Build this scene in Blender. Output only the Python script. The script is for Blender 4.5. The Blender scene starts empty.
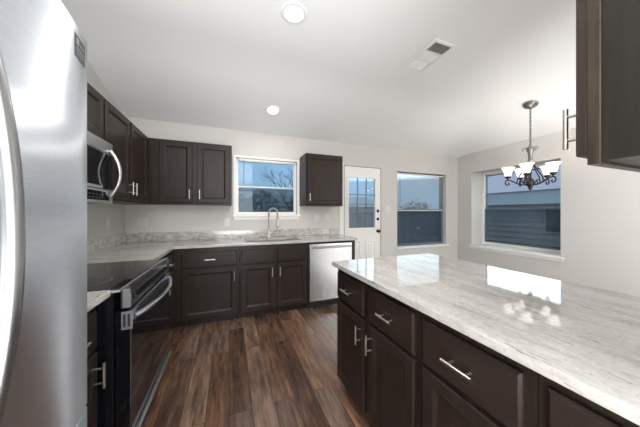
import bpy, bmesh, math, random
from mathutils import Vector, Matrix
random.seed(7)
PI = math.pi
S = bpy.context.scene
COL = S.collection

# ------------------------------------------------------------------ camera
YAW = .3699
cam_d = bpy.data.cameras.new('camera')
cam = bpy.data.objects.new('camera', cam_d); COL.objects.link(cam)
cam.location = (0, 0, 1.28)
cam.rotation_euler = (PI/2, 0, -YAW)
cam_d.sensor_width = 36; cam_d.lens = 233.46/640*36
cam_d.shift_y = (212.14-213.5)/640
cam_d.clip_start = .02
S.camera = cam

# ------------------------------------------------------------------ world
W = bpy.data.worlds.new('sky'); S.world = W; W.use_nodes = True
nt = W.node_tree; nt.nodes.clear()
def wn(t, **k):
    n = nt.nodes.new(t)
    for a, b in k.items(): setattr(n, a, b)
    return n
tc = wn('ShaderNodeTexCoord'); sep = wn('ShaderNodeSeparateXYZ')
nt.links.new(tc.outputs['Generated'], sep.inputs[0])
rz = wn('ShaderNodeValToRGB')                       # elevation: hazy blue low, bright overcast higher
e = rz.color_ramp.elements
e[0].position = 0; e[0].color = (.40, .58, .78, 1)
e[1].position = 1; e[1].color = (1.0, 1.05, 1.1, 1)
for p, c in ((.10, (.45, .66, .88, 1)), (.2, (.45, .72, 1.0, 1)), (.35, (.9, .96, 1.0, 1))):
    q = e.new(p); q.color = c
rb = wn('ShaderNodeValToRGB')                       # bright cloud bank on the dining side
e = rb.color_ramp.elements
e[0].position = .125; e[0].color = (0, 0, 0, 1); e[1].position = .8; e[1].color = (.0, .0, .0, 1)
for p, v in ((.165, 1), (.38, 1)):
    q = e.new(p); q.color = (v, v, v, 1)
rx = wn('ShaderNodeValToRGB')
e = rx.color_ramp.elements
e[0].position = .4; e[0].color = (0, 0, 0, 1); e[1].position = .62; e[1].color = (1, 1, 1, 1)
mul = wn('ShaderNodeMath', operation='MULTIPLY'); mul2 = wn('ShaderNodeMath', operation='MULTIPLY')
mul2.inputs[1].default_value = 3.6
nz = wn('ShaderNodeTexNoise'); nz.inputs['Scale'].default_value = 4
mixc = wn('ShaderNodeMixRGB', blend_type='MULTIPLY'); mixc.inputs[0].default_value = .35
add = wn('ShaderNodeMixRGB', blend_type='ADD'); add.inputs[0].default_value = 1
bg = wn('ShaderNodeBackground'); bg.inputs[1].default_value = 1.0; wo = wn('ShaderNodeOutputWorld')
L = nt.links.new
L(sep.outputs[2], rz.inputs[0]); L(sep.outputs[2], rb.inputs[0]); L(sep.outputs[0], rx.inputs[0])
L(rb.outputs[0], mul.inputs[0]); L(rx.outputs[0], mul.inputs[1]); L(mul.outputs[0], mul2.inputs[0])
L(tc.outputs['Generated'], nz.inputs[0])
L(rz.outputs[0], mixc.inputs[1]); L(nz.outputs[0], mixc.inputs[2])
L(mixc.outputs[0], add.inputs[1]); L(mul2.outputs[0], add.inputs[2])
L(add.outputs[0], bg.inputs[0]); L(bg.outputs[0], wo.inputs[0])

# ------------------------------------------------------------------ big lights + exposure
def area(name, loc, rot, sx, sy, power, col=(1, 1, 1)):
    d = bpy.data.lights.new(name, 'AREA'); d.shape = 'RECTANGLE'; d.size = sx; d.size_y = sy
    d.energy = power; d.color = col
    o = bpy.data.objects.new(name, d); COL.objects.link(o); o.location = loc; o.rotation_euler = rot
    return o
# unseen fill lights added to brighten the room, standing in for daylight
area('rear_fill', (.6, -5.3, 1.35), (PI/2, 0, 0), 3.2, 2.0, 110, (.945, .98, 1))
area('rear_side_fill', (4.3, -3.0, 1.2), (0, PI/2, 0), 2.2, 2.6, 50, (.945, .98, 1))  # added side fill, no such source in view
area('rear_up_fill', (.65, -2.5, .5), (PI, 0, 0), 3.6, 4.4, 760, (.945, .98, 1))  # added uplight that lifts the ceiling, standing in for bounced daylight
area('dining_up_fill', (2.95, 1.5, .06), (PI, 0, 0), 2.3, 3.4, 13, (.945, .98, 1))  # added uplight hidden behind the peninsula to even out the ceiling
S.view_settings.view_transform = 'Standard'
S.view_settings.look = 'None'
S.view_settings.exposure = 0.06
S.view_settings.gamma = 1.0
S.view_settings.use_curve_mapping = False

# ------------------------------------------------------------------ materials
def mat(name, col, rough=.5, metal=0, spec=.5, **kw):
    m = bpy.data.materials.new(name); m.use_nodes = True
    b = m.node_tree.nodes['Principled BSDF']
    b.inputs['Base Color'].default_value = (*col, 1)
    b.inputs['Roughness'].default_value = rough; b.inputs['Metallic'].default_value = metal
    b.inputs['Specular IOR Level'].default_value = spec
    for k, v in kw.items(): b.inputs[k.replace('_', ' ')].default_value = v
    return m
def nodes(m): return m.node_tree.nodes, m.node_tree.links, m.node_tree.nodes['Principled BSDF']
def coords(m, scale=(1, 1, 1), rot=(0, 0, 0)):
    N, K, b = nodes(m)
    t = N.new('ShaderNodeTexCoord'); g = N.new('ShaderNodeNewGeometry'); mp = N.new('ShaderNodeMapping')
    mp.inputs['Scale'].default_value = scale; mp.inputs['Rotation'].default_value = rot
    K.new(t.outputs['Object'], mp.inputs[0]); return mp.outputs[0]
def noise(m, vec, scale, detail=4, rough=.6):
    N, K, b = nodes(m); n = N.new('ShaderNodeTexNoise')
    n.inputs['Scale'].default_value = scale; n.inputs['Detail'].default_value = detail
    n.inputs['Roughness'].default_value = rough
    K.new(vec, n.inputs['Vector']); return n.outputs[0]
def ramp(m, fac, stops):
    N, K, b = nodes(m); r = N.new('ShaderNodeValToRGB'); e = r.color_ramp.elements
    e[0].position, e[0].color = stops[0][0], (*stops[0][1], 1)
    e[1].position, e[1].color = stops[-1][0], (*stops[-1][1], 1)
    for p, c in stops[1:-1]:
        q = e.new(p); q.color = (*c, 1)
    K.new(fac, r.inputs[0]); return r.outputs[0]
def mixrgb(m, a, b_, fac, mode='MIX'):
    N, K, b = nodes(m); x = N.new('ShaderNodeMixRGB'); x.blend_type = mode
    for i, v in ((0, fac), (1, a), (2, b_)):
        if isinstance(v, (int, float)): x.inputs[i].default_value = v
        elif isinstance(v, tuple): x.inputs[i].default_value = (*v, 1)
        else: K.new(v, x.inputs[i])
    return x.outputs[0]
def bump(m, h, strength, dist=.002):
    N, K, b = nodes(m); n = N.new('ShaderNodeBump'); n.inputs['Strength'].default_value = strength
    n.inputs['Distance'].default_value = dist; K.new(h, n.inputs['Height']); K.new(n.outputs[0], b.inputs['Normal'])

def wall_mat(name, col):
    m = mat(name, col, .75, spec=.25); v = coords(m)
    bump(m, noise(m, v, 140, 3), .12, .002); return m
M = {}
M['wall'] = wall_mat('wall_paint', (.575, .55, .52))
M['ceil'] = wall_mat('ceiling_paint', (.84, .84, .835))
M['trim'] = mat('trim_paint', (.80, .785, .755), .4)
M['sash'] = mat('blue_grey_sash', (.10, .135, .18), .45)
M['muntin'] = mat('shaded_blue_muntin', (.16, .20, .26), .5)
M['plate'] = mat('ivory_plate', (.64, .62, .59), .4)
M['white'] = mat('white_plastic', (.82, .81, .79), .35)

def wood(name, a, c, axis):
    m = mat(name, a, .36, spec=.22)
    sc = [38, 38, 38]; sc[axis] = 2.5
    v = coords(m, tuple(sc)); n = noise(m, v, 1.6, 6, .65)
    N, K, b = nodes(m)
    K.new(ramp(m, n, ((.3, a), (.7, c))), b.inputs['Base Color'])
    bump(m, n, .18, .001); return m
M['cabv'] = wood('espresso_wood_upright', (.016, .0105, .0085), (.034, .023, .019), 2)
M['cabh'] = wood('espresso_wood_level', (.016, .0105, .0085), (.034, .023, .019), 0)
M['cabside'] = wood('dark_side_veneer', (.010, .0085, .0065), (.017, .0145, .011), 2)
M['caboak'] = wood('oak_frame_edge', (.014, .010, .007), (.045, .033, .024), 2)

def granite(name, axis):
    m = mat(name, (.6, .58, .55), .04, spec=.5)
    N, K, b = nodes(m)
    def st(a, l):
        q = [a, a, a]; q[axis] = l; return coords(m, tuple(q))
    base = ramp(m, noise(m, st(9, 2.0), 1.3, 8, .68), ((.28, (.30, .275, .25)), (.40, (.405, .385, .36)), (.54, (.485, .465, .44)), (.75, (.545, .53, .51))))
    blot = ramp(m, noise(m, st(16, 3.5), 1.3, 5, .7), ((.54, (0, 0, 0)), (.66, (1, 1, 1))))
    c0 = mixrgb(m, base, (.36, .32, .29), mixrgb(m, (0, 0, 0), blot, .45))
    vein = ramp(m, noise(m, st(48, 7), 1.0, 5, .75), ((.60, (0, 0, 0)), (.66, (1, 1, 1))))
    c1 = mixrgb(m, c0, (.14, .115, .10), mixrgb(m, (0, 0, 0), vein, .8))
    sp = ramp(m, noise(m, coords(m), 95, 2, .5), ((.66, (0, 0, 0)), (.74, (1, 1, 1))))
    c2 = mixrgb(m, c1, (.12, .10, .09), mixrgb(m, (0, 0, 0), sp, .5))
    c3 = mixrgb(m, c2, ramp(m, noise(m, coords(m), 60, 3), ((.3, (.86, .85, .84)), (.6, (1, 1, 1)))), 1.0, 'MULTIPLY')
    K.new(c3, b.inputs['Base Color']); return m
def splash_granite():
    m = mat('granite_mottled', (.5, .48, .45), .12); N, K, b = nodes(m)
    c = ramp(m, noise(m, coords(m, (1, 1, 1.6)), 16, 7, .7), ((.3, (.20, .18, .165)), (.45, (.40, .375, .35)), (.6, (.55, .53, .50)), (.75, (.64, .63, .61))))
    sp = ramp(m, noise(m, coords(m), 80, 2), ((.62, (0, 0, 0)), (.72, (1, 1, 1))))
    K.new(mixrgb(m, c, (.17, .15, .14), mixrgb(m, (0, 0, 0), sp, .6)), b.inputs['Base Color']); return m
M['gs'] = splash_granite()
M['gx'] = granite('granite_grain_across', 0)
M['gy'] = granite('granite_grain_along', 1)

def steel(name, col, rough, axis):
    m = mat(name, col, rough, 1.0)
    sc = [260, 260, 260]; sc[axis] = 2.0
    n = noise(m, coords(m, tuple(sc)), 1.0, 3)
    N, K, b = nodes(m)
    K.new(ramp(m, n, ((.3, tuple(x*.93 for x in col)), (.7, tuple(min(1, x*1.05) for x in col)))), b.inputs['Base Color'])
    bump(m, n, .03, .0005); return m
M['steel'] = steel('brushed_steel', (.60, .605, .61), .36, 1)
M['fridge'] = steel('refrigerator_steel', (.45, .47, .50), .42, 1)
q = M['fridge'].node_tree; bb = q.nodes['Principled BSDF']; tg = q.nodes.new('ShaderNodeTangent')
tg.direction_type = 'RADIAL'; tg.axis = 'Z'; q.links.new(tg.outputs[0], bb.inputs['Tangent']); bb.inputs['Anisotropic'].default_value = .88
M['rsteel'] = steel('range_steel', (.62, .655, .71), .2, 1)
M['hsteel'] = steel('handle_steel', (.42, .42, .42), .32, 2)
M['steelx'] = steel('brushed_steel_level', (.62, .62, .615), .28, 0)
M['steelz'] = steel('brushed_steel_upright', (.72, .73, .735), .24, 2)
M['nickel'] = mat('brushed_nickel', (.62, .59, .55), .28, 1)
M['fsteel'] = mat('faucet_steel', (.36, .35, .34), .3, 1)
M['chrome'] = mat('chrome', (.72, .72, .72), .12, 1)
M['bglass'] = mat('black_glass', (.006, .006, .008), .04, spec=.8)
M['duct'] = mat('duct_grey', (.22, .22, .21), .7)
M['black'] = mat('black_enamel', (.006, .007, .010), .25)
M['blackm'] = mat('matt_black', (.012, .012, .013), .5)
M['grey'] = mat('grey_plastic', (.19, .19, .195), .4)
M['dkgrey'] = mat('dark_grey_metal', (.08, .08, .085), .4, .6)
M['bronze'] = mat('bronze_metal', (.05, .047, .05), .38, .8)
M['pewter'] = mat('pewter_metal', (.22, .21, .20), .35, .9)
M['knob'] = mat('black_knob', (.012, .010, .010), .3, .6)

def emis(name, col, st):
    m = mat(name, (.9, .9, .88), .3); b = m.node_tree.nodes['Principled BSDF']
    b.inputs['Emission Color'].default_value = (*col, 1); b.inputs['Emission Strength'].default_value = st
    return m
M['lens'] = emis('lit_lens', (1, .97, .92), 9)
M['shade'] = emis('lit_frosted_glass', (1, .95, .87), 1.15)

def glass_mat(name, tint, refl=.06):
    m = bpy.data.materials.new(name); m.use_nodes = True
    N, K = m.node_tree.nodes, m.node_tree.links; N.clear()
    o = N.new('ShaderNodeOutputMaterial'); t = N.new('ShaderNodeBsdfTransparent'); g = N.new('ShaderNodeBsdfGlossy')
    t.inputs[0].default_value = (*tint, 1); g.inputs['Roughness'].default_value = .02
    x = N.new('ShaderNodeMixShader'); x.inputs[0].default_value = refl
    K.new(t.outputs[0], x.inputs[1]); K.new(g.outputs[0], x.inputs[2]); K.new(x.outputs[0], o.inputs[0])
    return m
M['pane'] = glass_mat('window_glass', (.86, .93, .97), .02)
def screen_mat(name, col, op):
    m = bpy.data.materials.new(name); m.use_nodes = True
    N, K = m.node_tree.nodes, m.node_tree.links; N.clear()
    o = N.new('ShaderNodeOutputMaterial'); t = N.new('ShaderNodeBsdfTransparent'); g = N.new('ShaderNodeBsdfDiffuse')
    g.inputs[0].default_value = (*col, 1)
    x = N.new('ShaderNodeMixShader'); x.inputs[0].default_value = op
    K.new(t.outputs[0], x.inputs[1]); K.new(g.outputs[0], x.inputs[2]); K.new(x.outputs[0], o.inputs[0])
    return m
M['screen'] = screen_mat('insect_screen', (.06, .075, .10), .42)

def floor_mat():
    m = mat('plank_floor', (.1, .06, .04), .25, spec=.5); N, K, b = nodes(m)
    v = coords(m, (1, 1, 1), (0, 0, PI/2))
    br = N.new('ShaderNodeTexBrick'); K.new(v, br.inputs['Vector'])
    br.inputs['Color1'].default_value = (0, 0, 0, 1); br.inputs['Color2'].default_value = (1, 1, 1, 1)
    br.inputs['Mortar'].default_value = (.5, .5, .5, 1)
    br.inputs['Scale'].default_value = 1; br.inputs['Mortar Size'].default_value = .0014
    br.inputs['Brick Width'].default_value = 1.15; br.inputs['Row Height'].default_value = .14
    br.offset = .37; br.inputs['Bias'].default_value = 0
    tone = ramp(m, br.outputs['Color'], ((0, (.075, .043, .029)), (.25, (.150, .084, .052)), (.45, (.095, .063, .048)), (.65, (.20, .112, .070)), (.8, (.13, .096, .078)), (1, (.24, .145, .092))))
    # grain shifted per plank
    ad = N.new('ShaderNodeVectorMath'); ad.operation = 'ADD'
    sc = N.new('ShaderNodeVectorMath'); sc.operation = 'SCALE'; sc.inputs[3].default_value = 17
    K.new(br.outputs['Color'], sc.inputs[0]); K.new(coords(m, (30, 2.8, 1)), ad.inputs[0]); K.new(sc.outputs[0], ad.inputs[1])
    g = noise(m, ad.outputs[0], 1.3, 8, .7)
    gr = ramp(m, g, ((.29, (.26, .25, .25)), (.44, (.78, .75, .74)), (.58, (1.2, 1.17, 1.13)), (.76, (1.8, 1.7, 1.6))))
    ad2 = N.new('ShaderNodeVectorMath'); ad2.operation = 'ADD'
    K.new(coords(m, (7, 1.6, 1)), ad2.inputs[0]); K.new(sc.outputs[0], ad2.inputs[1])
    blot = ramp(m, noise(m, ad2.outputs[0], 1.5, 4, .6), ((.35, (.55, .55, .58)), (.65, (1.2, 1.15, 1.1))))
    c = mixrgb(m, mixrgb(m, tone, gr, 1.0, 'MULTIPLY'), blot, 1.0, 'MULTIPLY')
    c = mixrgb(m, c, (.012, .008, .006), br.outputs['Fac'])
    K.new(c, b.inputs['Base Color']); bump(m, g, .2, .001)
    return m
M['floor'] = floor_mat()
M['siding'] = mat('grey_siding', (.62, .62, .63), .8)
M['fascia'] = mat('pale_fascia', (.55, .62, .68), .7)
M['roof'] = mat('pale_roof_shingle', (.50, .50, .60), .9)
M['roof2'] = mat('grey_roof_shingle', (.20, .25, .31), .9)
M['fence'] = mat('grey_fence_wood', (.115, .115, .12), .85)
m = M['fence']; N, K, b = nodes(m)
K.new(ramp(m, noise(m, coords(m, (8, 8, .6)), 2, 4), ((.3, (.16, .165, .19)), (.7, (.31, .32, .35)))), b.inputs['Base Color'])
M['grass'] = mat('dry_grass', (.09, .10, .06), .95)
m = M['grass']; N, K, b = nodes(m)
K.new(ramp(m, noise(m, coords(m), 6, 5), ((.3, (.05, .06, .03)), (.7, (.13, .13, .08)))), b.inputs['Base Color'])
M['bark'] = mat('bark', (.06, .05, .045), .9)
M['leaf'] = mat('dark_leaf', (.065, .085, .085), .8)
M['leaf2'] = mat('grey_green_leaf', (.10, .13, .13), .8)

# ------------------------------------------------------------------ mesh helpers
class MB:
    def __init__(s): s.b = bmesh.new()
    def box(s, x0, x1, y0, y1, z0, z1, bev=0, seg=2):
        r = bmesh.ops.create_cube(s.b, size=1)
        vs = r['verts']
        for v in vs:
            v.co = Vector(((x0+x1)/2+v.co.x*(x1-x0), (y0+y1)/2+v.co.y*(y1-y0), (z0+z1)/2+v.co.z*(z1-z0)))
        if bev:
            es = list({e for v in vs for e in v.link_edges})
            bmesh.ops.bevel(s.b, geom=es, offset=bev, segments=seg, profile=.5, affect='EDGES')
        return s
    def tube(s, pts, r, n=10, cap=True, closed=False):
        pts = [Vector(p) for p in pts]; rs = r if isinstance(r, (list, tuple)) else [r]*len(pts)
        k = len(pts); rings = []; up = None
        for i, p in enumerate(pts):
            if closed: t = (pts[(i+1) % k]-pts[i-1]).normalized()
            else: t = (pts[min(i+1, k-1)]-pts[max(i-1, 0)]).normalized()
            if up is None:
                up = Vector((0, 0, 1)) if abs(t.z) < .9 else Vector((1, 0, 0))
            a = t.cross(up)
            if a.length < 1e-5: a = t.cross(Vector((0, 1, 0)))
            a.normalize(); u2 = a.cross(t).normalized(); up = u2
            rings.append([s.b.verts.new(p+(a*math.cos(2*PI*j/n)+u2*math.sin(2*PI*j/n))*rs[i]) for j in range(n)])
        m = k if closed else k-1
        for i in range(m):
            A, B = rings[i], rings[(i+1) % k]
            for j in range(n):
                f = s.b.faces.new((A[j], A[(j+1) % n], B[(j+1) % n], B[j])); f.smooth = True
        if cap and not closed:
            s.cap(rings[0][::-1]); s.cap(rings[-1])
        return s
    def cap(s, vs): s.b.faces.new([s.b.verts.new(v.co) for v in vs])
    def lathe(s, prof, cx=0, cy=0, n=24, axis='z', cap=True, at=(0, 0, 0)):
        rings = []
        for r, z in prof:
            ring = []
            for j in range(n):
                a = 2*PI*j/n; c_, s_ = r*math.cos(a), r*math.sin(a)
                co = (cx+c_, cy+s_, z) if axis == 'z' else ((at[0]+c_, at[1]+z, at[2]+s_) if axis == 'y' else (at[0]+z, at[1]+c_, at[2]+s_))
                ring.append(s.b.verts.new(co))
            rings.append(ring)
        for A, B in zip(rings, rings[1:]):
            for j in range(n):
                f = s.b.faces.new((A[j], A[(j+1) % n], B[(j+1) % n], B[j])); f.smooth = True
        if cap:
            s.cap(rings[0][::-1]); s.cap(rings[-1])
        return s
    def rings(s, w, h, rg, x0=0, z0=0):
        """nested rectangles (inset, y): a panelled front of size w x h, closed at both ends"""
        prev = None
        for (d, y) in rg:
            r = [s.b.verts.new(c) for c in ((x0+d, y, z0+d), (x0+w-d, y, z0+d), (x0+w-d, y, z0+h-d), (x0+d, y, z0+h-d))]
            if prev is None: s.b.faces.new(r[::-1])
            else:
                for j in range(4): s.b.faces.new((prev[j], prev[(j+1) % 4], r[(j+1) % 4], r[j]))
            prev = r
        s.b.faces.new(prev); return s
    def prism(s, poly, y0, y1, axis='y'):
        """polygon (a, b) extruded along axis: y -> (a=x, b=z), z -> (a=x, b=y), x -> (a=y, b=z)"""
        f = {'y': lambda a, b, t: (a, t, b), 'z': lambda a, b, t: (a, b, t), 'x': lambda a, b, t: (t, a, b)}[axis]
        A = [s.b.verts.new(f(a, b, y0)) for a, b in poly]; B = [s.b.verts.new(f(a, b, y1)) for a, b in poly]
        n = len(poly)
        s.b.faces.new(A); s.b.faces.new(B[::-1])
        for i in range(n): s.b.faces.new((A[i], B[i], B[(i+1) % n], A[(i+1) % n]))
        return s
    def poly(s, pts):
        s.b.faces.new([s.b.verts.new(p) for p in pts]); return s
    def build(s, name, m, parent=None, smooth=False):
        bmesh.ops.recalc_face_normals(s.b, faces=s.b.faces)
        if smooth:
            for f in s.b.faces: f.smooth = True
        me = bpy.data.meshes.new(name); s.b.to_mesh(me); s.b.free()
        me.materials.append(M[m] if isinstance(m, str) else m)
        o = bpy.data.objects.new(name, me); COL.objects.link(o)
        if parent: o.parent = parent
        return o
def tag(o, label=None, cat=None, group=None, kind=None):
    for k, v in (('label', label), ('category', cat), ('group', group), ('kind', kind)):
        if v: o[k] = v
    return o
def empty(name, loc, label, cat, rz=0, group=None, kind=None):
    o = bpy.data.objects.new(name, None); COL.objects.link(o)
    o.location = loc; o.rotation_euler.z = rz; o.empty_display_size = .1
    return tag(o, label, cat, group, kind)
def structure(name, mb, m, parent=None, label=None, cat=None):
    o = mb.build(name, m, parent)
    if not parent: tag(o, label, cat, kind='structure')
    return o
def copy_tree(o, parent=None):
    c = o.copy(); COL.objects.link(c)
    if parent: c.parent = parent
    for ch in list(o.children): copy_tree(ch, c)
    return c

# ------------------------------------------------------------------ room shell
XL, YB, XR = -1.198, 3.536, 4.476
ZW, ZC = 2.45, 2.74; CRY, CRX = 2.375, 3.31       # wall top, flat ceiling, creases
YF = -5.5
structure('floor', MB().box(XL-.15, XR+.15, YF-.15, YB+.15, -.1, 0), 'floor', label='dark brown wood plank floor of the kitchen', cat='floor')

def holed(mb, axis, a0, a1, z0, z1, t0, t1, holes):
    """wall slab in boxes around rectangular holes; axis 'x' runs along x (t = y range)"""
    xs = sorted({a0, a1, *[h[0] for h in holes], *[h[1] for h in holes]})
    zs = sorted({z0, z1, *[h[2] for h in holes], *[h[3] for h in holes]})
    for i in range(len(xs)-1):
        run = None
        for k in range(len(zs)-1):
            cx, cz = (xs[i]+xs[i+1])/2, (zs[k]+zs[k+1])/2
            if any(h[0] < cx < h[1] and h[2] < cz < h[3] for h in holes): continue
            if axis == 'x': mb.box(xs[i], xs[i+1], t0, t1, zs[k], zs[k+1])
            else: mb.box(t0, t1, xs[i], xs[i+1], zs[k], zs[k+1])
    return mb
KW = (.085, .985, 1.245, 2.06)                    # kitchen window opening
DR = (1.80, 2.555, 0, 2.075)                      # door opening
W2 = (2.915, 4.147, .625, 2.045)                  # dining window, back wall
W3 = (1.895, 3.231, .635, 2.066)                  # dining window, right wall (along y)
structure('wall_back', holed(MB(), 'x', XL-.15, XR+.4, 0, ZW+.02, YB, YB+.16, [KW, DR, W2]), 'wall', label='beige back wall with the sink window and the door', cat='wall')
structure('wall_right', holed(MB(), 'y', YF, YB, 0, ZW+.02, XR, XR+.38, [W3, (-4.2, -1.8, 0, 2.1)]), 'wall', label='beige right wall behind the chandelier', cat='wall')
structure('wall_left', MB().box(XL-.15, XL, YF, YB, 0, ZC+.05), 'wall', label='beige left wall behind range and refrigerator', cat='wall')
structure('wall_front', holed(MB(), 'x', XL-.15, XR+.4, 0, ZC+.05, YF-.15, YF, [(-1.0, 2.2, .3, 2.4)]), 'wall', label='far living room wall behind the camera', cat='wall')
structure('wall_partition', MB().box(.66, 2.3, -.23, -.10, 0, ZC+.03), 'wall', label='short partition wall the peninsula runs out from', cat='wall')
cb = MB(); b = cb.b
def CV(x, y, z): return b.verts.new((x, y, z))
sl = (ZC-ZW)/(YB-CRY); e_ = .12
xa = XL-.12
P0, P1, P2, P3 = CV(xa, YF-.1, ZC), CV(CRX, YF-.1, ZC), CV(CRX, CRY, ZC), CV(xa, CRY, ZC)
Q0, Q1, Q2 = CV(xa, YB+e_, ZW-sl*e_), CV(XR+e_, YB+e_, ZW-sl*e_), CV(XR+e_, YF-.1, ZW-sl*e_)
b.faces.new((P0, P1, P2, P3)); b.faces.new((P3, P2, Q1, Q0)); b.faces.new((P1, Q2, Q1, P2))
hips = [e for e in b.edges if len(e.link_faces) == 2]
bmesh.ops.bevel(b, geom=hips, offset=.22, segments=6, profile=.5, affect='EDGES', clamp_overlap=True)
for f in b.faces: f.smooth = True
r = bmesh.ops.duplicate(b, geom=list(b.verts)+list(b.edges)+list(b.faces))
for v in [g for g in r['geom'] if isinstance(g, bmesh.types.BMVert)]: v.co.z += .12
structure('ceiling', cb, 'ceil', label='white ceiling sloping up from the outer walls', cat='ceiling')
structure('baseboard_back', MB().box(2.57, XR-.002, YB-.014, YB-.0005, .001, .09, .003), 'trim', label='white baseboard under the back dining window', cat='baseboard')
structure('baseboard_right', MB().box(XR-.014, XR-.0005, -.05, YB-.016, .001, .09, .003), 'trim', label='white baseboard along the right wall', cat='baseboard')
structure('trim_1', MB().box(1.715, 1.797, YB-.018, YB-.0005, .001, 2.12, .004), 'trim', label='white upright casing left of the back door', cat='trim')

# ------------------------------------------------------------------ windows
def window(name, label, w, h, loc, rz, rail, reveal_y, stool, fr=.04, bars=(.018, .022), fm='trim', ff=None, apron=True, scr=True):
    """local: x 0..w, z 0..h, y = 0 room side of the wall, +y outwards"""
    o = empty(name, loc, label, 'window', rz, kind='structure'); d = reveal_y; g = .001
    f = MB()
    for a in ((g, fr, g, h-g), (w-fr, w-g, g, h-g)): f.box(a[0], a[1], d, d+.07, a[2], a[3], .004)
    f.box(fr, w-fr, d, d+.07, g, fr, .004); f.box(fr, w-fr, d, d+.07, h-fr, h-g, .004)
    f.build('window_frame', ff or fm, o)
    def sash(z0, z1, y0, nm, bar):
        s_ = MB()
        s_.box(fr, fr+bar, y0, y0+.028, z0, z1); s_.box(w-fr-bar, w-fr, y0, y0+.028, z0, z1)
        s_.box(fr+bar, w-fr-bar, y0, y0+.028, z0, z0+bar); s_.box(fr+bar, w-fr-bar, y0, y0+.028, z1-bar, z1)
        q = s_.build(nm, fm, o)
        MB().box(fr+bar, w-fr-bar, y0+.012, y0+.016, z0+bar, z1-bar).build('glass', 'pane', q)
        return q
    sash(rail-.012, h-fr, d+.038, 'upper_sash', bars[0])
    sash(fr, rail+.012, d+.006, 'lower_sash', bars[1])
    if scr: MB().box(fr, w-fr, d+.067, d+.0685, fr, rail).build('insect_screen', 'screen', o)
    if stool:
        s_ = MB().box(-.045, w+.045, -.045, -.0005, -.032, -.002, .006)
        s_.box(.002, w-.002, -.0005, d, -.0025, .0005)
        if apron: s_.box(-.03, w+.03, -.014, -.0005, -.075, -.032, .003)
        s_.build('window_sill', 'trim', o)
    return o
window('window_1', 'white window over the sink showing trees', KW[1]-KW[0], KW[3]-KW[2], (KW[0], YB, KW[2]), 0, .405, .05, True, fr=.02, bars=(.012, .016))
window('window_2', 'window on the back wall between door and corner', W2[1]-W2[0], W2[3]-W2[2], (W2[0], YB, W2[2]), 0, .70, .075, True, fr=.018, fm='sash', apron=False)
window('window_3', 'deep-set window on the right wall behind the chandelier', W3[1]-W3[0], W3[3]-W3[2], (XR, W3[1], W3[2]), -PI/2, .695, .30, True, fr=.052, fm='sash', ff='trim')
# casing of the sink window
k = MB(); x0, x1, z0, z1 = KW
k.box(x0-.035, x0-.001, YB-.013, YB-.0005, z0-.001, z1+.03, .003); k.box(x1+.001, x1+.035, YB-.013, YB-.0005, z0-.001, z1+.03, .003)
k.box(x0-.001, x1+.001, YB-.013, YB-.0005, z1+.001, z1+.03, .003)
structure('trim_2', k, 'trim', label='white casing around the sink window', cat='trim')

def blind(label, x0, x1, ztop, y, slats, rz=0, loc=None, wand=.25):
    o = empty('window_blind', loc or (x0, y, ztop), label, 'blind', rz)
    w = x1-x0
    MB().box(.006, w-.006, 0, .028, -.026, 0, .003).build('head_rail', 'trim', o)
    if slats:
        s_ = MB()
        for i in range(slats):
            z = -.05-i*.0205
            s_.b.faces.new([s_.b.verts.new(c) for c in ((.012, .002, z+.003), (w-.012, .002, z+.003), (w-.012, .026, z-.003), (.012, .026, z-.003))])
        s_.build('slats', 'trim', o)
        MB().box(.01, w-.01, .002, .026, -.062-slats*.0205, -.05-slats*.0205, .002).build('bottom_rail', 'trim', o)
    else:
        s_ = MB()
        for i in range(5): s_.box(.012, w-.012, .002, .026, -.0295-i*.0025, -.028-i*.0025)
        s_.build('slats', 'trim', o)
    MB().tube([(.07, -.004, -.03), (.072, -.006, -.03-wand)], .004, 8).build('tilt_wand', 'grey', o)
    return o
blind('white mini blind lowered over the upper half of the back dining window', W2[0]+.022, W2[1]-.022, W2[3]-.022, YB+.04, 32, wand=.52)
blind('white mini blind drawn up at the top of the sink window', KW[0]+.04, KW[1]-.04, KW[3]-.003, YB+.012, 0, wand=.36)
blind('white mini blind drawn up in the deep right wall window', 0, W3[1]-W3[0]-.08, 0, 0, 0, -PI/2, (XR+.262, W3[1]-.04, W3[3]-.003), .42)

# ------------------------------------------------------------------ back door
d = empty('door_1', (DR[0]+.02, YB+.012, .006), 'white half-glass back door with nine panes', 'door', 0, kind='structure')
dw, dh = DR[1]-DR[0]-.026, DR[3]-.014
gx0, gx1, gz0, gz1 = .045, dw-.085, .965, 1.90
s_ = MB(); holed(s_, 'x', 0, dw, 0, dh, 0, .042, [(gx0+.03, gx1-.03, gz0+.03, gz1-.03)])
s_.build('door_slab', 'trim', d)
s_ = MB()
for a in ((gx0, gx0+.034, gz0, gz1), (gx1-.034, gx1, gz0, gz1), (gx0+.034, gx1-.034, gz0, gz0+.034), (gx0+.034, gx1-.034, gz1-.034, gz1)):
    s_.box(a[0], a[1], -.012, -.0005, a[2], a[3], .004)
lf = s_.build('lite_frame', 'trim', d)
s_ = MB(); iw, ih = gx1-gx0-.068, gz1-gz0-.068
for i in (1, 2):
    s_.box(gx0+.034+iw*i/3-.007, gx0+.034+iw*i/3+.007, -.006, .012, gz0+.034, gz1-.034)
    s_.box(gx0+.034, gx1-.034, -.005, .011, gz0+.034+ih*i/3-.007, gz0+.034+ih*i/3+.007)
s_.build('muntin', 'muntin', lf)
MB().box(gx0+.03, gx1-.03, .018, .022, gz0+.03, gz1-.03).build('glass', 'pane', lf)
pw = (dw-.30)/2
for i in range(2):
    MB().rings(pw, .58, ((0, -.0005), (0, -.006), (.016, -.010), (.03, -.003), (.055, -.003), (.075, -.008)), .10+i*(pw+.10), .20).build('door_panel', 'trim', d)
kx = 2.489-d.location.x
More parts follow.
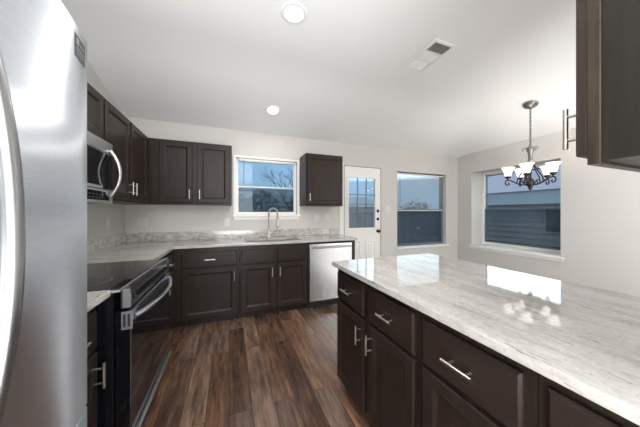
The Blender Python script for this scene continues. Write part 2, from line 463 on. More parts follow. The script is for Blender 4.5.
kb = MB().lathe([(.028, -.0005), (.028, -.008), (.012, -.012), (.012, -.03), (.026, -.038), (.03, -.052), (.024, -.064), (.008, -.068)], axis='y', at=(kx, 0, .935)).build('door_knob', 'knob', d)
for z in (1.15, 1.295):
    MB().lathe([(.027, -.0005), (.027, -.012), (.02, -.018), (.006, -.019)], axis='y', at=(kx, 0, z)).box(kx-.006, kx+.006, -.034, -.018, z-.02, z+.02, .003).build('deadbolt', 'knob', d)
j = MB(); j.box(DR[0]+.001, DR[0]+.016, YB+.001, YB+.15, .001, DR[3]-.001); j.box(DR[1]-.005, DR[1]-.001, YB+.03, YB+.15, .001, DR[3]-.001)  # dark strips drawn as gap lines around the slab
j.box(DR[0]+.016, DR[1]-.005, YB+.03, YB+.15, DR[3]-.006, DR[3]-.001)
structure('trim_3', j, 'dkgrey', label='dark jamb strips drawing the gap lines around the back door', cat='trim')

# ------------------------------------------------------------------ cabinets
PULL = [None, None]
def pull(parent, x, z, y, vertical):
    """bar pull 110 mm on a front whose face is at local y"""
    k = 1 if vertical else 0
    if PULL[k] is None:
        s_ = MB(); D = (0, 0, 1) if vertical else (1, 0, 0); v = Vector(D)
        s_.tube([v*-.056+Vector((0, -.032, 0)), v*.056+Vector((0, -.032, 0))], .006, 12)
        for q in (-.033, .033): s_.tube([v*q+Vector((0, -.0002, 0)), v*q+Vector((0, -.031, 0))], .0045, 8)
        o = s_.build('handle', 'nickel', parent); PULL[k] = o
    else:
        o = PULL[k].copy(); COL.objects.link(o); o.parent = parent
    o.location = (x, y, z); return o
def front_door(root, x, z, w, h, hnd=None, T=.02, st=.055):
    s_ = MB().rings(w, h, ((0.001, -.0008), (0, -.003), (0, -T+.004), (.004, -T), (st-.004, -T), (st+.001, -T+.002), (st+.012, -T+.0095), (st+.0135, -T+.0098)))
    q = s_.build('door', 'cabv', root); q.location = (x, 0, z)
    if hnd:
        hx = w-st/2 if 'r' in hnd else st/2
        hz = h-.10 if 't' in hnd else .10
        pull(q, hx, hz, -T, True)
    return q
def front_drawer(root, x, z, w, h, hnd=True, T=.02):
    s_ = MB().rings(w, h, ((.001, -.0008), (0, -.003), (0, -T+.007), (.008, -T), (.014, -T)))
    q = s_.build('drawer', 'cabh', root); q.location = (x, 0, z)
    if hnd: pull(q, w/2, h/2, -T, False)
    return q
def cabinet(label, loc, rz, w, dp, h, fronts, base=True, carcass='cabv', cat='cabinet', name=None, rail=False):
    """local: x left to right seen from the front, y=0 face frame, +y to the wall"""
    o = empty(name or ('base_cabinet' if base else 'wall_cabinet'), loc, label, cat, rz)
    if base:
        s_ = MB().prism([(0, .09), (0, h), (dp, h), (dp, .001), (.075, .001), (.075, .09)], .0008, w-.0008, 'x')
    else:
        s_ = MB().box(.0008, w-.0008, 0, dp, 0, h, .0015, 1)
    s_.build('cabinet_body', carcass, o)
    if rail: MB().box(.0008, w-.0008, 0, .019, h+.0005, CZ).build('face_frame', carcass, o)
    for f in fronts:
        (front_door if f[0] == 'door' else front_drawer)(o, *f[1:])
    return o
DT, DB_, RT, RB = .632, .10, .838, .655              # door top / bottom, drawer top / bottom
def dd(x, w, hnd='rt', pulls=True): return [('drawer', x, RB+.01, w, RT-RB-.012, pulls), ('door', x, DB_, w, DT-DB_+.015, hnd)]
FY = YB-.625                                       # back run face
CZ = .882                                          # carcass height
cabinet('dark base cabinet left of the sink, one drawer over one wide door', (-.575, FY, 0), 0, .685, .62, CZ, dd(.09, .565, 'rt'))
cabinet('dark sink base cabinet below the faucet, two false drawers over two doors', (.113, FY, 0), 0, .842, .62, CZ-.24,
        dd(.018, .385, 'rt', False)+dd(.443, .385, 'lt', False), rail=True)
# left run
FX = XL+.62
cabinet('dark base cabinet in the corner past the range, drawer over door', (FX, 2.525, 0), PI/2, .378, .615, CZ, dd(.02, .33, 'lt'))
cabinet('narrow dark base cabinet hidden just behind the far side of the range', (FX, 2.158, 0), PI/2, .365, .615, CZ, dd(.02, .32, 'rt'))
cabinet('narrow dark base cabinet between refrigerator and range', (FX, .935, 0), PI/2, .447, .615, CZ, dd(.03, .39, 'rt'))
# peninsula (fronts face the kitchen aisle)
PF = .76
pg = 'peninsula base cabinets'
cabinet('peninsula base cabinet at the far end, two drawers over two doors', (PF, 1.585, 0), -PI/2, .815, .60, CZ,
        [('drawer', .024, RB+.002, .354, .185, True), ('drawer', .437, RB+.002, .352, .185, True),
         ('door', .024, .075, .354, .562, 'rt'), ('door', .437, .075, .352, .562, 'lt')])
cabinet('peninsula base cabinet in the middle, one drawer over one door', (PF, .768, 0), -PI/2, .40, .60, CZ,
        [('drawer', .023, RB+.006, .35, .178, True), ('door', .023, .075, .35, .567, 'rt')])
cabinet('peninsula base cabinet nearest the camera, cut off by the picture edge', (PF, .366, 0), -PI/2, .46, .60, CZ,
        [('drawer', .025, RB+.006, .41, .178, True), ('door', .025, .075, .41, .567, 'lt')])
pb = MB().box(PF+.603, PF+.622, -.093, 1.585, .001, CZ, .001, 1).build('peninsula_back_panel', 'cabv')
tag(pb, 'dark panel closing the dining side of the peninsula', 'panel')
ep = MB().box(1.607, 1.655, FY-.01, YB-.003, .001, CZ, .001, 1).build('end_panel', 'cabv')
tag(ep, 'dark end panel to the right of the dishwasher', 'panel')

# uppers
UB, UT = 1.372, 2.134; UH = UT-UB; UD = .33
cabinet('dark two-door wall cabinet on the left wall right of the microwave', (XL+UD, 2.158, UB), PI/2, 1.046, UD-.003, UH,
        [('door', .012, .022, .455, UH-.044, 'rb'), ('door', .497, .022, .455, UH-.044, 'lb')], False)
cabinet('short dark wall cabinet above the microwave', (XL+UD, 1.392, 1.778), PI/2, .763, UD-.003, UT-1.778,
        [('door', .012, .02, .36, .316, None), ('door', .39, .02, .36, .316, None)], False)
cabinet('dark two-door wall cabinet left of the sink window', (XL+.003, YB-UD, UB), 0, 1.224, UD-.003, UH,
        [('door', .438, .022, .338, UH-.044, 'rb'), ('door', .83, .022, .368, UH-.044, 'lb')], False)
cabinet('single-door dark wall cabinet between sink window and back door', (1.0265, YB-UD, UB), 0, .59, UD-.003, UH,
        [('door', .02, .022, .55, UH-.044, 'lb')], False)
nc = empty('wall_cabinet', (1.62, .2617, 1.3815), 'dark wall cabinet hanging over the near end of the peninsula, seen from its side', 'cabinet', PI)
cw = 1.62-.72; ch_ = .762
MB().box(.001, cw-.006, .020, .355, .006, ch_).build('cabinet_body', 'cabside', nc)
MB().box(0, cw, 0, .0195, 0, ch_, .001, 1).build('face_frame', 'caboak', nc)
front_door(nc, .02, .021, .42, ch_-.042, 'rb'); nd_ = front_door(nc, .455, .021, cw-.455-.003, ch_-.042, 'rb')
for q in nd_.children: q.scale = (.85, .85, .85); q.location.z = .075

# ------------------------------------------------------------------ worktops
CT0, CT1 = .8835, .914
EX, EY = XL+.645, YB-.645                          # front edges
SX0, SX1, SY0, SY1 = .175, .895, 2.965, 3.335      # sink cut-out
ct = empty('countertop', (0, 0, 0), 'speckled pale granite worktop in an L around sink and corner', 'countertop')
s_ = MB()
s_.box(XL+.002, SX0, EY, YB-.002, CT0, CT1); s_.box(SX0, SX1, EY, SY0, CT0, CT1); s_.box(SX0, SX1, SY1, YB-.002, CT0, CT1)
s_.box(SX1, 1.69, EY, YB-.002, CT0, CT1); s_.box(XL+.002, EX, 2.156, EY, CT0, CT1)
bmesh.ops.remove_doubles(s_.b, verts=s_.b.verts, dist=1e-5)
s_.build('worktop_slab', 'gx', ct)
MB().box(XL+.022, 1.69, YB-.022, YB-.002, CT1, 1.022, .002, 1).build('backsplash', 'gs', ct)
MB().box(XL+.002, XL+.022, 2.156, YB-.002, CT1, 1.022, .002, 1).build('backsplash', 'gs', ct)
ct = empty('countertop', (0, 0, 0), 'short piece of pale granite worktop between refrigerator and range', 'countertop')
MB().box(XL+.002, EX+.03, .935, 1.386, CT0, CT1, .003).build('worktop_slab', 'gy', ct)
MB().box(XL+.002, XL+.022, .935, 1.386, CT1, 1.022, .002, 1).build('backsplash', 'gs', ct)
pt = MB().box(.707, 1.656, -.096, 1.588, CT0, CT1, .003).build('countertop', 'gy')
tag(pt, 'long polished pale granite peninsula worktop reflecting the chandelier', 'countertop')

# sink + faucet
sk = empty('kitchen_sink', ((SX0+SX1)/2, SY1, .7), 'double-bowl stainless sink set under the granite below the window', 'sink')
def bowl(x0, x1):
    s_ = MB(); ox, oy, oz = sk.location; t = .004; zt, zb = CT0-.001, .69
    x0 -= ox; x1 -= ox; y0, y1 = SY0-oy-.006, SY1-oy+.006; zt -= oz; zb -= oz
    s_.box(x0, x1, y0, y1, zb, zb+t); s_.box(x0, x0+t, y0, y1, zb+t, zt); s_.box(x1-t, x1, y0, y1, zb+t, zt)
    s_.box(x0+t, x1-t, y0, y0+t, zb+t, zt); s_.box(x0+t, x1-t, y1-t, y1, zb+t, zt)
    o = s_.build('sink_bowl', 'steelx', sk)
    MB().lathe([(.045, zb+t+.0005), (.045, zb+t+.003), (.03, zb+t+.002), (.012, zb+t+.001)], (x0+x1)/2, (y0+y1)/2).build('drain', 'chrome', o)
bowl(SX0-.006, .512); bowl(.520, SX1+.006)
MB().box(.5125-sk.location.x, .5195-sk.location.x, SY0-sk.location.y, SY1-sk.location.y, .13, CT0-.02-.7, .002, 1).build('divider', 'steelx', sk)
fa = empty('faucet', (.532, 3.43, CT1+.0005), 'tall steel pull-down faucet with spring neck behind the sink', 'faucet')
MB().lathe([(.027, 0), (.027, .008), (.02, .014), (.017, .03), (.017, .10), (.013, .112)]).build('faucet_base', 'nickel', fa)
arc = [(0, 0, .10), (0, 0, .18), (0, 0, .30)]
R = .062
for i in range(1, 13):
    a = PI*i/12; arc.append((R-R*math.cos(a), -.02*i/12, .36+R*math.sin(a)))
arc.append((2*R+.001, -.022, .32)); arc.append((2*R+.001, -.022, .26))
MB().tube(arc, .0085, 10).build('neck', 'fsteel', fa)
sp = []; A = [Vector(p) for p in arc[2:]]
ln = [0]
for i in range(1, len(A)): ln.append(ln[-1]+(A[i]-A[i-1]).length)
nt_ = 34
for i in range(nt_*8+1):
    u = ln[-1]*i/(nt_*8); k_ = max(j_ for j_ in range(len(A)-1) if ln[j_] <= u+1e-9)
    f_ = (u-ln[k_])/(ln[k_+1]-ln[k_]); p = A[k_].lerp(A[k_+1], f_); t_ = (A[k_+1]-A[k_]).normalized()
    n1 = t_.cross(Vector((0, 1, 0))).normalized(); n2 = t_.cross(n1).normalized(); a = 2*PI*i/8
    sp.append(p+(n1*math.cos(a)+n2*math.sin(a))*.0135)
MB().tube(sp, .0026, 5).build('spring', 'fsteel', fa)
MB().lathe([(.010, .262), (.014, .255), (.015, .20), (.021, .17), (.022, .145), (.012, .142)], 2*R+.001, -.022).build('spray_head', 'nickel', fa)
MB().tube([(.012, 0, .20), (.06, -.012, .235), (2*R-.012, -.02, .235)], .005, 8).tube([(2*R+.001+.018*math.cos(2*PI*i/16), -.022+.018*math.sin(2*PI*i/16), .235) for i in range(16)], .004, 6, closed=True).build('support_arm', 'nickel', fa)
MB().tube([(.015, 0, .06), (.045, 0, .062)], .012, 12).tube([(.045, 0, .062), (.058, -.005, .085), (.085, -.01, .12)], [.008, .006, .005], 8).build('lever', 'nickel', fa)

# ------------------------------------------------------------------ dishwasher
dwx0, dwx1 = .958, 1.604
dwr = empty('dishwasher', ((dwx0+dwx1)/2, FY, 0), 'stainless steel dishwasher with bar handle right of the sink cabinet', 'dishwasher')
cx = dwr.location.x; hw = (dwx1-dwx0)/2-.004
MB().box(-hw, hw, .005, .56, .10, .865).build('tub', 'blackm', dwr)
MB().box(-hw+.014, hw-.002, -.03, .004, .105, .858, .006, 3).build('door', 'steelz', dwr)
MB().box(-hw, hw, .05, .065, .001, .10).build('toe_kick', 'blackm', dwr)
hb = MB().tube([(-hw+.04, -.062, .812), (hw-.03, -.062, .812)], .011, 12)
for x in (-hw+.055, hw-.045): hb.tube([(x, -.030, .812), (x, -.06, .812)], .008, 8)
hb.build('handle', 'hsteel', dwr)

# ------------------------------------------------------------------ range
Y0, Y1 = 1.392, 2.152
rg = empty('range', (-.80, (Y0+Y1)/2, 0), 'black glass-top electric range with steel front controls and bowed oven handle', 'range')
ox, oy = rg.location.x, rg.location.y; hw = (Y1-Y0)/2
def RX(x): return x-ox
MB().box(RX(XL+.012), RX(-.515), -hw, hw, .10, .893, .003, 1).box(RX(-1.1), RX(-.56), -hw+.03, hw-.03, .001, .10).build('range_body', 'black', rg)
t_ = MB().box(RX(XL+.012), RX(-.492), -hw+.004, hw-.004, .9055, .9135, .003, 1).build('cooktop_glass', 'bglass', rg)
s_ = MB(); s_.box(RX(XL+.012), RX(-.489), -hw, hw, .8935, .905, .002, 1)
s_.build('cooktop_frame', 'steelx', rg)
for bx, by, br_ in ((-.70, -.19, .105), (-.70, .19, .085), (-.98, -.19, .08), (-.98, .19, .105)):
    MB().lathe([(br_, .9138), (br_, .9141), (br_-.004, .9141), (br_-.004, .9138)], RX(bx), by, 32, cap=False).build('burner_ring', 'grey', t_)
cp = MB().prism([(RX(-.487), .9145), (RX(-.462), .922), (RX(-.454), .918), (RX(-.446), .822), (RX(-.452), .814), (RX(-.487), .814)], -hw+.001, hw-.001).build('control_panel', 'rsteel', rg)
n_ = Vector((.096, 0, .008)).normalized()
pp = MB()
def onp(t, off): return Vector((RX(-.454+.008*t), 0, .918-.096*t))+n_*off
for y0_, y1_, a, c in ((-hw+.012, hw-.012, .42, .74),):
    q = [onp(a, .0006), onp(c, .0006), onp(c, .003), onp(a, .003)]
    pp.prism([(v.x, v.z) for v in q], y0_, y1_)
pp.build('touch_strip', 'bglass', cp)
for s2 in (-1, 1):
    yy = -hw-.0015 if s2 < 0 else hw-.003
    MB().box(RX(-.480), RX(-.4495), yy, yy+.0045, .818, .908, .001, 1).build('end_cap', 'grey', cp)
od = MB().box(RX(-.513), RX(-.445), -hw+.003, hw-.003, .185, .804, .006, 2).build('oven_door', 'bglass', rg)
MB().box(RX(-.4445), RX(-.441), -hw+.004, hw-.004, .735, .802, .001, 1).build('door_trim', 'rsteel', od)
for s2 in (-1, 1):
    yy = -hw-.001 if s2 < 0 else hw-.0035
    MB().box(RX(-.486), RX(-.441), yy, yy+.0045, .712, .798, .001, 1).build('side_cap', 'grey', od)
    if s2 < 0: MB().box(RX(-.478), RX(-.468), yy-.0006, yy, .725, .787).build('slot', 'blackm', od); MB().box(RX(-.460), RX(-.450), yy-.0006, yy, .725, .787).build('slot', 'blackm', od)
MB().box(RX(-.4445), RX(-.425), -hw+.004, hw-.004, .172, .190, .004).build('door_lip', 'steel', od)
hp = []
for i in range(17):
    u = -1+2*i/16; hp.append((RX(-.438+.056*(1-u*u)), u*(hw-.012), .766))
hb = MB().tube(hp, .014, 12)
hb.build('oven_handle', 'rsteel', od)
MB().box(RX(-.5145), RX(-.535), -hw+.006, hw-.006, .03, .0985).build('storage_drawer', 'black', rg)

# ------------------------------------------------------------------ microwave
mz0, mz1 = 1.342, 1.775
mw = empty('microwave', (-1.0, (Y0+Y1)/2, mz0), 'stainless over-the-range microwave with bowed handle above the cooktop', 'microwave')
def MX(x): return x+1.0
mh = mz1-mz0
MB().box(MX(XL+.004), MX(-.84), -hw, hw, 0, mh, .003, 1).build('microwave_body', 'dkgrey', mw)
MB().box(MX(-.838), MX(-.800), -hw, hw, mh-.085, mh, .005).build('vent_grille', 'steel', mw)
dr = MB().box(MX(-.838), MX(-.800), -hw, hw-.15, .095, mh-.087, .004).build('door', 'bglass', mw)
MB().box(MX(-.7995), MX(-.797), -hw+.004, hw-.155, .097, .115).build('door_trim', 'steel', dr)
MB().box(MX(-.838), MX(-.802), hw-.148, hw, .095, mh-.087, .004).build('door_edge', 'bglass', mw)
c_ = MB().box(MX(-.838), MX(-.800), -hw, hw, .0, .093, .005).build('control_strip', 'steel', mw)
ks = MB().box(MX(-.7995), MX(-.798), -hw+.02, hw-.06, .018, .078, .0005, 1).build('keypad', 'bglass', c_)
for i in range(14):
    for j_ in range(2): MB().box(MX(-.7978), MX(-.7972), -hw+.06+i*.042, -hw+.082+i*.042, .030+j_*.022, .036+j_*.022).build('key_mark', 'dkgrey', ks)
hp = []
for i in range(17):
    u = -1+2*i/16; hp.append((MX(-.797+.055*(1-u*u)), hw-.045, (mh+.005)/2-.005+u*.165))
hb = MB().tube(hp, .012, 12)
hb.build('handle', 'hsteel', mw)

# ------------------------------------------------------------------ refrigerator
fr = empty('refrigerator', (-.78, .415, 0), 'stainless french-door refrigerator at the left picture edge', 'refrigerator')
fx, fy = fr.location.x, fr.location.y
def FXc(y): return -.343-.18*(y-.415)**2
def plan(y0, y1, back, rr=(.02, .012)):
    pts = [(back-fx, y0-fy)]
    n = 22
    for i in range(n+1):
        y = y0+(y1-y0)*i/n; x = FXc(y)
        e0, e1 = y-y0, y1-y
        for e__, r_ in ((e0, rr[0]), (e1, rr[1])):
            if e__ < r_: x -= r_-math.sqrt(max(0, r_*r_-(r_-e__)**2))
        pts.append((x-fx, y-fy))
    # fine corner points at the far edge
    pts.append((back-fx, y1-fy)); return pts
def pl2(y0, y1, back, r_=.016):
    pts = [(back-fx, y0-fy)]
    for i in range(7):
        a = PI/2*i/6; pts.append((FXc(y0+r_)-r_+r_*math.sin(a)-fx, y0+r_-r_*math.cos(a)-fy))
    for i in range(1, 16):
        y = y0+r_+(y1-y0-2*r_)*i/16; pts.append((FXc(y)-fx, y-fy))
    for i in range(7):
        a = PI/2*i/6; pts.append((FXc(y1-r_)-r_+r_*math.cos(a)-fx, y1-r_+r_*math.sin(a)-fy))
    pts.append((back-fx, y1-fy)); return pts
def curved(name, y0, y1, z0, z1):
    s_ = MB().prism(pl2(y0, y1, -.435), z0, z1, 'z')
    o = s_.build(name, 'fridge', fr)
    es = [f for f in o.data.polygons if abs(f.normal.z) < .5]
    for f in es: f.use_smooth = True
    return o
MB().box(XL+.02-fx, -.442-fx, -.452, .452, .02, 1.735, .006).box(-1.1-fx, -.5-fx, -.40, .40, .001, .02).build('fridge_body', 'dkgrey', fr)
fd = curved('door', .418, .873, .735, 1.762)
nd = curved('door', -.043, .412, .735, 1.762)
fz = curved('freezer_drawer', -.043, .873, .09, .722)
MB().box(-.442-fx, -.43-fx, -.44, .44, .03, .085).build('kick_grille', 'blackm', fr)
def fhandle(par, y):
    hp = []
    for i in range(25):
        u = -1+2*i/24; hp.append((-.280-.058*u*u-fx, y-fy, 1.24+u*.40))
    s_ = MB().tube(hp, .0125, 12)
    for q in (hp[0], hp[-1]): s_.box(FXc(y)-.012-fx, q[0]+.006, q[1]-.011, q[1]+.011, q[2]-.012, q[2]+.012, .003)
    s_.build('door_handle', 'hsteel', par)
fhandle(fd, .453); fhandle(nd, .377)
s_ = MB().tube([(-.30-.02*(2*i/12-1)**2-fx, -.33+.66*i/12, .66) for i in range(13)], .0125, 12)
for y in (-.33, .33): s_.box(FXc(y+fy)-.012-fx, -.315-fx, y-.012, y+.012, .648, .672, .003)
s_.build('drawer_handle', 'steel', fz)
# dark feature sticker in the upper corner of the door
def strip(y0, y1, z0, z1, off, m, name, par):
    s_ = MB(); n = 6
    A = []
    for i in range(n+1):
        y = y0+(y1-y0)*i/n; A.append((FXc(y)-fx, y-fy))
    s_.prism([(x+off, y) for x, y in A]+[(x+off+.0006, y) for x, y in A[::-1]], z0, z1, 'z')
    return s_.build(name, m, par)
st = strip(.777, .842, 1.680, 1.738, .0004, 'blackm', 'sticker', fd)
for a, b_, c, d_ in ((.784, .800, 1.714, 1.730), (.806, .836, 1.718, 1.722), (.784, .836, 1.704, 1.707), (.784, .836, 1.697, 1.699), (.784, .825, 1.690, 1.692)):
    strip(a, b_, c, d_, .0012, 'grey', 'sticker_print', st)

# ------------------------------------------------------------------ recessed lights
def down_light(x, y, label, power=14, grp=None):
    z = ZC if y < CRY else ZW+sl*(YB-y)
    o = empty('recessed_light', (x, y, z-.0005), label, 'ceiling light', group=grp)
    if y > CRY: o.rotation_euler.x = -math.atan(sl)
    s_ = MB().lathe([(.095, 0), (.095, -.004), (.088, -.008), (.070, -.008), (.068, -.002), (.068, 0)], n=32, cap=False)
    s_.build('trim_ring', 'white', o)
    MB().lathe([(.067, -.0012), (.067, -.0045), (.03, -.006)], n=32).build('lens', 'lens', o)
    d_ = bpy.data.lights.new('lamp', 'AREA'); d_.shape = 'DISK'; d_.size = .13; d_.energy = power; d_.color = (1, .98, .95)
    l = bpy.data.objects.new('lamp', d_); COL.objects.link(l); l.parent = o; l.location = (0, 0, -.012)
down_light(.517, 3.0, 'small round recessed ceiling light over the sink, the farther one', 4)
down_light(.441, 1.665, 'round recessed ceiling light over the aisle, the nearer one', 15)
for x, y in ((-.1, -1.8), (2.4, -1.8), (2.4, -4.0), (-.1, -4.0)):  # unseen lamps added behind the camera for more light
    down_light(x, y, 'unseen round recessed ceiling light added behind the camera as fill', 22, 'added recessed fill lights')

# ------------------------------------------------------------------ ceiling vent
vx0, vx1, vy0, vy1 = 1.607, 1.862, 1.472, 1.872
vt = empty('ceiling_vent', ((vx0+vx1)/2, (vy0+vy1)/2, ZC-.0005), 'white rectangular air vent on the ceiling with one dark section', 'vent')
hx_, hy_ = (vx1-vx0)/2, (vy1-vy0)/2
s_ = MB()
for a in ((-hx_, -hx_+.034, -hy_, hy_), (hx_-.034, hx_, -hy_, hy_), (-hx_+.034, hx_-.034, -hy_, -hy_+.03), (-hx_+.034, hx_-.034, hy_-.03, hy_)):
    s_.box(*a, -.013, 0, .004, 1)
ys = [-hy_+.03+(2*hy_-.06)*i/3 for i in range(4)]
for y in ys[1:3]: s_.box(-hx_+.034, hx_-.034, y-.008, y+.008, -.008, 0)
s_.build('vent_frame', 'white', vt)
MB().box(-hx_+.02, hx_-.02, -hy_+.02, hy_-.02, -.0012, -.0002).build('duct_shadow', 'duct', vt)
for i in range(3):
    y0_, y1_ = ys[i]+(.008 if i else 0), ys[i+1]-(.008 if i < 2 else 0)
    s_ = MB(); n = 9
    for k_ in range(n):
        y = y0_+(y1_-y0_)*(k_+.5)/n; w_ = .0034 if i == 0 else .0029
        sgn = -1 if i == 0 else 1                 # louvres of the near section lean the other way
        s_.poly([(-hx_+.034, y-sgn*w_*.75, -.0015), (hx_-.034, y-sgn*w_*.75, -.0015), (hx_-.034, y+sgn*w_*.75, -.0085), (-hx_+.034, y+sgn*w_*.75, -.0085)])
    s_.build('louvres', 'white', vt)

# ------------------------------------------------------------------ chandelier
CX, CY, CZt = 3.59, 1.812, 2.657
ch = empty('chandelier', (CX, CY, CZt), 'five-light bronze chandelier with white bell shades hanging in the dining corner', 'chandelier')
cn = MB().lathe([(.012, -.05), (.02, -.04), (.06, -.028), (.075, -.012), (.078, 0)], n=28).build('canopy', 'pewter', ch)
cn.rotation_euler.y = math.atan(sl)
lk = MB(); z = -.055; i = 0
zt = 2.13-CZt
while z > zt:
    for_pts = []
    for j_ in range(12):
        a = 2*PI*j_/12; u, w_ = .010*math.cos(a), .017*math.sin(a)
        for_pts.append((u, 0, z-.012+w_) if i % 2 else (0, u, z-.012+w_))
    lk.tube(for_pts,   .0036, 6, closed=True); z -= .025; i += 1
lk.tube([(.004, .004, -.05), (.006, -.003, -.25), (-.004, .004, zt)], .0028, 6)
lk.build('chain', 'pewter', ch)
def HZ(z): return z-CZt
MB().lathe([(.008, HZ(2.13)), (.030, HZ(2.115)), (.042, HZ(2.09)), (.03, HZ(2.05)), (.022, HZ(2.0)), (.024, HZ(1.95)), (.036, HZ(1.93)), (.02, HZ(1.91))], n=20).build('upper_column', 'pewter', ch)
MB().lathe([(.014, HZ(1.909)), (.013, HZ(1.88)), (.012, HZ(1.72)), (.03, HZ(1.70)), (.045, HZ(1.66)), (.04, HZ(1.625)), (.02, HZ(1.60)), (.024, HZ(1.585)), (.006, HZ(1.56))], n=20).build('column', 'bronze', ch)
a0 = math.atan2(-CY, -CX)
arm0 = None
def chand_arm(ang):
    ca, sa = math.cos(ang), math.sin(ang)
    K_ = .79
    def P(r_, z): return (r_*K_*ca, r_*K_*sa, HZ(z))
    def smooth(ctrl, n=6):
        out = []; c = [Vector(p) for p in ctrl]
        for i in range(len(c)-1):
            p0, p1, p2, p3 = c[max(i-1, 0)], c[i], c[i+1], c[min(i+2, len(c)-1)]
            for k_ in range(n):
                t = k_/n
                out.append(.5*((2*p1)+(p2-p0)*t+(2*p0-5*p1+4*p2-p3)*t*t+(3*p1-p0-3*p2+p3)*t**3))
        out.append(c[-1]); return out
    s_ = MB().tube(smooth([P(.03, 1.64), P(.10, 1.632), P(.17, 1.655), P(.235, 1.69), P(.285, 1.705), P(.315, 1.685), P(.312, 1.65), P(.285, 1.638), P(.268, 1.655), P(.28, 1.672)]), .0075, 8)
    s_.tube([P(.285, 1.70), P(.285, 1.728)], .008, 8)
    o = s_.build('arm', 'bronze', ch)
    MB().tube(smooth([P(.105, 1.633), P(.125, 1.66), P(.105, 1.69), P(.08, 1.675), P(.09, 1.655)]), .0055, 8).build('scroll', 'bronze', o)
    MB().tube(smooth([P(.17, 1.655), P(.155, 1.72), P(.10, 1.80), P(.055, 1.87), P(.028, 1.925)]), [.007]*25, 8).build('brace', 'bronze', o)
    MB().tube(smooth([P(.03, 2.07), P(.06, 2.105), P(.09, 2.10), P(.095, 2.075), P(.08, 2.07)]), .006, 8).build('leaf_curl', 'pewter', o)
    cx_, cy_ = .285*K_*ca, .285*K_*sa
    MB().lathe([(.010, HZ(1.722)), (.03, HZ(1.735)), (.036, HZ(1.752)), (.028, HZ(1.757))], cx_, cy_).build('cup', 'bronze', o)
    prof = [(.030, 1.758), (.036, 1.772), (.042, 1.795), (.049, 1.825), (.058, 1.848), (.070, 1.865), (.075, 1.870)]
    full = [(r_, HZ(z)) for r_, z in prof]+[(r_-.004, HZ(z)) for r_, z in prof[::-1]]
    MB().lathe(full, cx_, cy_, 28, cap=False).build('shade', 'shade', ch)
    d_ = bpy.data.lights.new('bulb', 'POINT'); d_.energy = 1.5; d_.color = (1, .93, .84); d_.shadow_soft_size = .03
    l = bpy.data.objects.new('bulb', d_); COL.objects.link(l); l.parent = ch; l.location = (cx_, cy_, HZ(1.86))
for i in range(5): chand_arm(a0-math.radians(9)+2*PI*i/5)

# ------------------------------------------------------------------ outlets and switches
def plate(name, label, cat, loc, rz, w=.072, h=.116, kind='outlet', gangs=1):
    o = empty(name, loc, label, cat, rz)
    MB().box(-w/2, w/2, -.006, -.0005, -h/2, h/2, .002).build('cover_plate', 'plate', o)
    for g in range(gangs):
        gx = (g-(gangs-1)/2)*.046
        if kind == 'outlet':
            for s2 in (-1, 1):
                horizontal = w > h and gangs == 1
                px, pz = (s2*.02, 0) if horizontal else (gx, s2*.02)
                f = MB().box(px-.016, px+.016, -.0075, -.006, pz-.013, pz+.013, .0005, 1).build('receptacle', 'plate', o)
                MB().box(px-.007, px-.0055, -.0079, -.0076, pz-.004, pz+.005).box(px+.0055, px+.007, -.0079, -.0076, pz-.004, pz+.005).build('slots', 'dkgrey', f)
        else:
            MB().box(gx-.016, gx+.016, -.009, -.006, -.033, .033, .001, 1).build('rocker', 'plate', o)
    return o
plate('wall_outlet', 'double-wide white outlet plate on the back wall by the left corner', 'outlet', (-1.017, YB, 1.155), 0, .116, .116, 'outlet', 2)
plate('wall_outlet', 'white outlet plate on the back wall just left of the sink window', 'outlet', (-.035, YB, 1.135), 0)
plate('light_switch', 'white switch plate right of the sink window, the left one of the pair', 'switch', (1.302, YB, 1.19), 0, kind='switch')
plate('wall_outlet', 'white outlet plate between sink window and back door, right one of the pair', 'outlet', (1.512, YB, 1.19), 0)
plate('wall_outlet', 'white outlet plate on the left wall above the corner worktop', 'outlet', (XL, 3.113, 1.165), PI/2)
plate('light_switch', 'white switch plate between the back door and dining window', 'switch', (2.70, YB, 1.335), 0, .116, .116, 'switch', 2)
plate('wall_outlet', 'white outlet plate lying sideways on the granite backsplash', 'outlet', (1.46, YB-.022, .967), 0, .116, .072)

# ------------------------------------------------------------------ outdoors
gr = MB().box(-40, 60, YB+.5, 70, -.35, -.25).box(XR+.6, 60, -30, YB+.5, -.35, -.25).build('lawn', 'grass'); tag(gr, 'dull lawn outside the windows', 'lawn', kind='structure')
def fence(label, x0, x1, y, z1, n):
    o = empty('fence', ((x0+x1)/2, y, -.25), label, 'fence'); cx_ = (x0+x1)/2
    s_ = MB(); w_ = (x1-x0)/n
    for i in range(n):
        s_.box(x0+i*w_+.006-cx_, x0+(i+1)*w_-.006-cx_, random.uniform(-.004, .004), .022, .02, z1+.25+random.uniform(-.02, .02))
    s_.build('pickets', 'fence', o)
    for z in (.5, 1.5): MB().box(x0-cx_, x1-cx_, -.045, -.006, z, z+.09).build('rail', 'fence', o)
    for i in range(int((x1-x0)/2.4)+1):
        x = x0+i*2.4-cx_; MB().box(x-.05, x+.05, .025, .12, 0, z1+.3).build('post', 'fence', o)
fence('weathered grey picket fence seen through the back dining window', 3.2, 11.8, 8.6, 1.42, 57)
fence('weathered grey fence seen through the back door panes', -7, 3.1, 9.4, 1.25, 66)
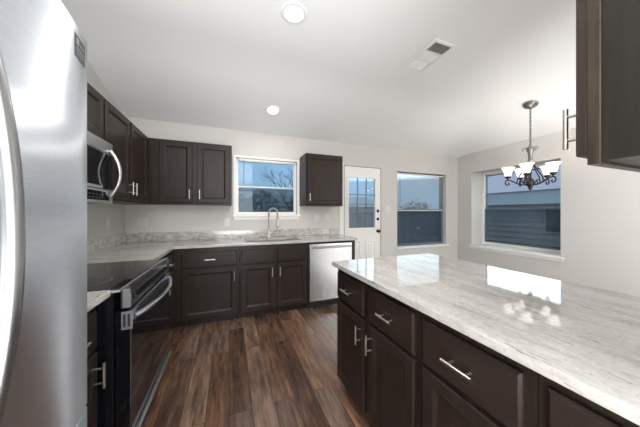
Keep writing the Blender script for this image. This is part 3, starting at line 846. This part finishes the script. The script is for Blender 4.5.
def house(label, loc, rz, wd, wall_h, fas, roof_h, over, roofm, win=None):
    """local: front wall along x at y=0, eave towards -y"""
    o = empty('house', loc, label, 'house', rz)
    s_ = MB(); n = int(wall_h/.27)
    for i in range(n):
        z = wall_h*i/n; z2 = wall_h*(i+1)/n
        s_.prism([(-.05, z), (.0, z2), (.3, z2), (.3, z)], -wd/2, wd/2, 'x')
    s_.build('siding_wall', 'siding', o)
    MB().box(-wd/2-.3, wd/2+.3, -over, .3, wall_h, wall_h+fas).build('fascia', 'fascia', o)
    MB().prism([(-over-.1, wall_h+fas), (3.5, wall_h+fas+roof_h), (7.5, wall_h+fas)], -wd/2-.4, wd/2+.4, 'x').build('roof', roofm, o)
    if win:
        q = MB().box(win[0], win[1], -.09, -.051, win[2], win[3]).build('house_window', 'fascia', o)
        MB().box(win[0]+.06, win[1]-.06, -.096, -.091, win[2]+.06, win[3]-.06).build('pane', 'sash', q)
house('grey sided neighbouring house with pale eave seen through the right wall window', (13.4, 4.0, -.25), -PI/2, 12, 1.9, .62, 2.0, .5, 'roof', (-2.2, -1.35, .6, 1.75))
house('neighbouring house with grey roof beyond the fence behind the back door', (9.2, 22, -.25), 0, 13, 2.1, .3, 1.0, .5, 'roof2')

def leafy(cx_, cy_, cz, rx_, rz_, n, size):
    s_ = MB()
    for _ in range(n):
        while True:
            p = Vector((random.uniform(-1, 1), random.uniform(-1, 1), random.uniform(-1, 1)))
            if .35 < p.length < 1: break
        c = Vector((cx_+p.x*rx_, cy_+p.y*rx_, cz+p.z*rz_))
        a = Vector((random.gauss(0, 1), random.gauss(0, 1), random.gauss(0, 1))).normalized()
        b_ = a.orthogonal().normalized(); q = size*random.uniform(.6, 1.3)
        s_.poly([c-a*q, c+b_*q*.5, c+a*q, c-b_*q*.5])
    return s_
def evergreen(label, x, y, h, r_, n, m, size=.16):
    o = empty('tree', (x, y, -.25), label, 'tree', group='trees and shrubs beyond the fence')
    MB().tube([(0, 0, 0), (.05, 0, h*.5), (0, .05, h*.8)], [.14, .1, .04], 8).build('trunk', 'bark', o)
    leafy(0, 0, h*.56, r_, h*.46, n, size).build('foliage', m, o)
evergreen('dark bushy tree at the left of the sink window', -.55, 14.5, 2.5, 1.05, 420, 'leaf')
evergreen('dark bushy tree in the middle of the sink window', 1.9, 15.5, 2.9, 1.25, 480, 'leaf2')
evergreen('dark bushy tree at the right of the sink window', 4.5, 14.3, 2.9, 1.25, 480, 'leaf')
evergreen('dark low tree between the two tallest ones behind the sink window', .55, 18.5, 2.9, 1.2, 420, 'leaf')
evergreen('rounded shrub left of centre behind the back dining window fence', 9.3, 12.0, 2.2, .9, 700, 'leaf2', .1)
evergreen('rounded shrub right of centre behind the back dining window fence', 11.3, 12.0, 2.35, 1.0, 700, 'leaf2', .1)
evergreen('rounded shrub farthest right behind the back dining window fence', 13.6, 13.6, 2.3, .9, 600, 'leaf2', .1)
bt = empty('bare_tree', (2.85, 11.2, -.25), 'leafless tree with fine branches against the sky in the sink window', 'tree')
tw = MB()
def branch(p, d_, ln_, r_, lvl, mb):
    q = p+d_*ln_; mid = p.lerp(q, .5)+Vector((random.gauss(0, 1), random.gauss(0, 1), random.gauss(0, 1)))*ln_*.05
    mb.tube([p, mid, q], [r_, r_*.8, r_*.6], 5, cap=False)
    if lvl == 0: return
    for _ in range(3 if lvl > 1 else 3):
        nd_ = (d_+Vector((random.gauss(0, .55), random.gauss(0, .55), random.gauss(.12, .35)))).normalized()
        branch(p.lerp(q, random.uniform(.55, 1)), nd_, ln_*random.uniform(.55, .8), r_*.55, lvl-1, mb)
MB().tube([(0, 0, 0), (.05, 0, .8), (0, .05, 1.7)], [.12, .1, .08], 8).build('trunk', 'bark', bt)
for k_ in range(4):
    br_ = MB(); branch(Vector((0, .05, 1.65)), Vector((random.gauss(0, .5), random.gauss(0, .4), 1)).normalized(), .95, .034, 5, br_)
    br_.build('branch', 'bark', bt)
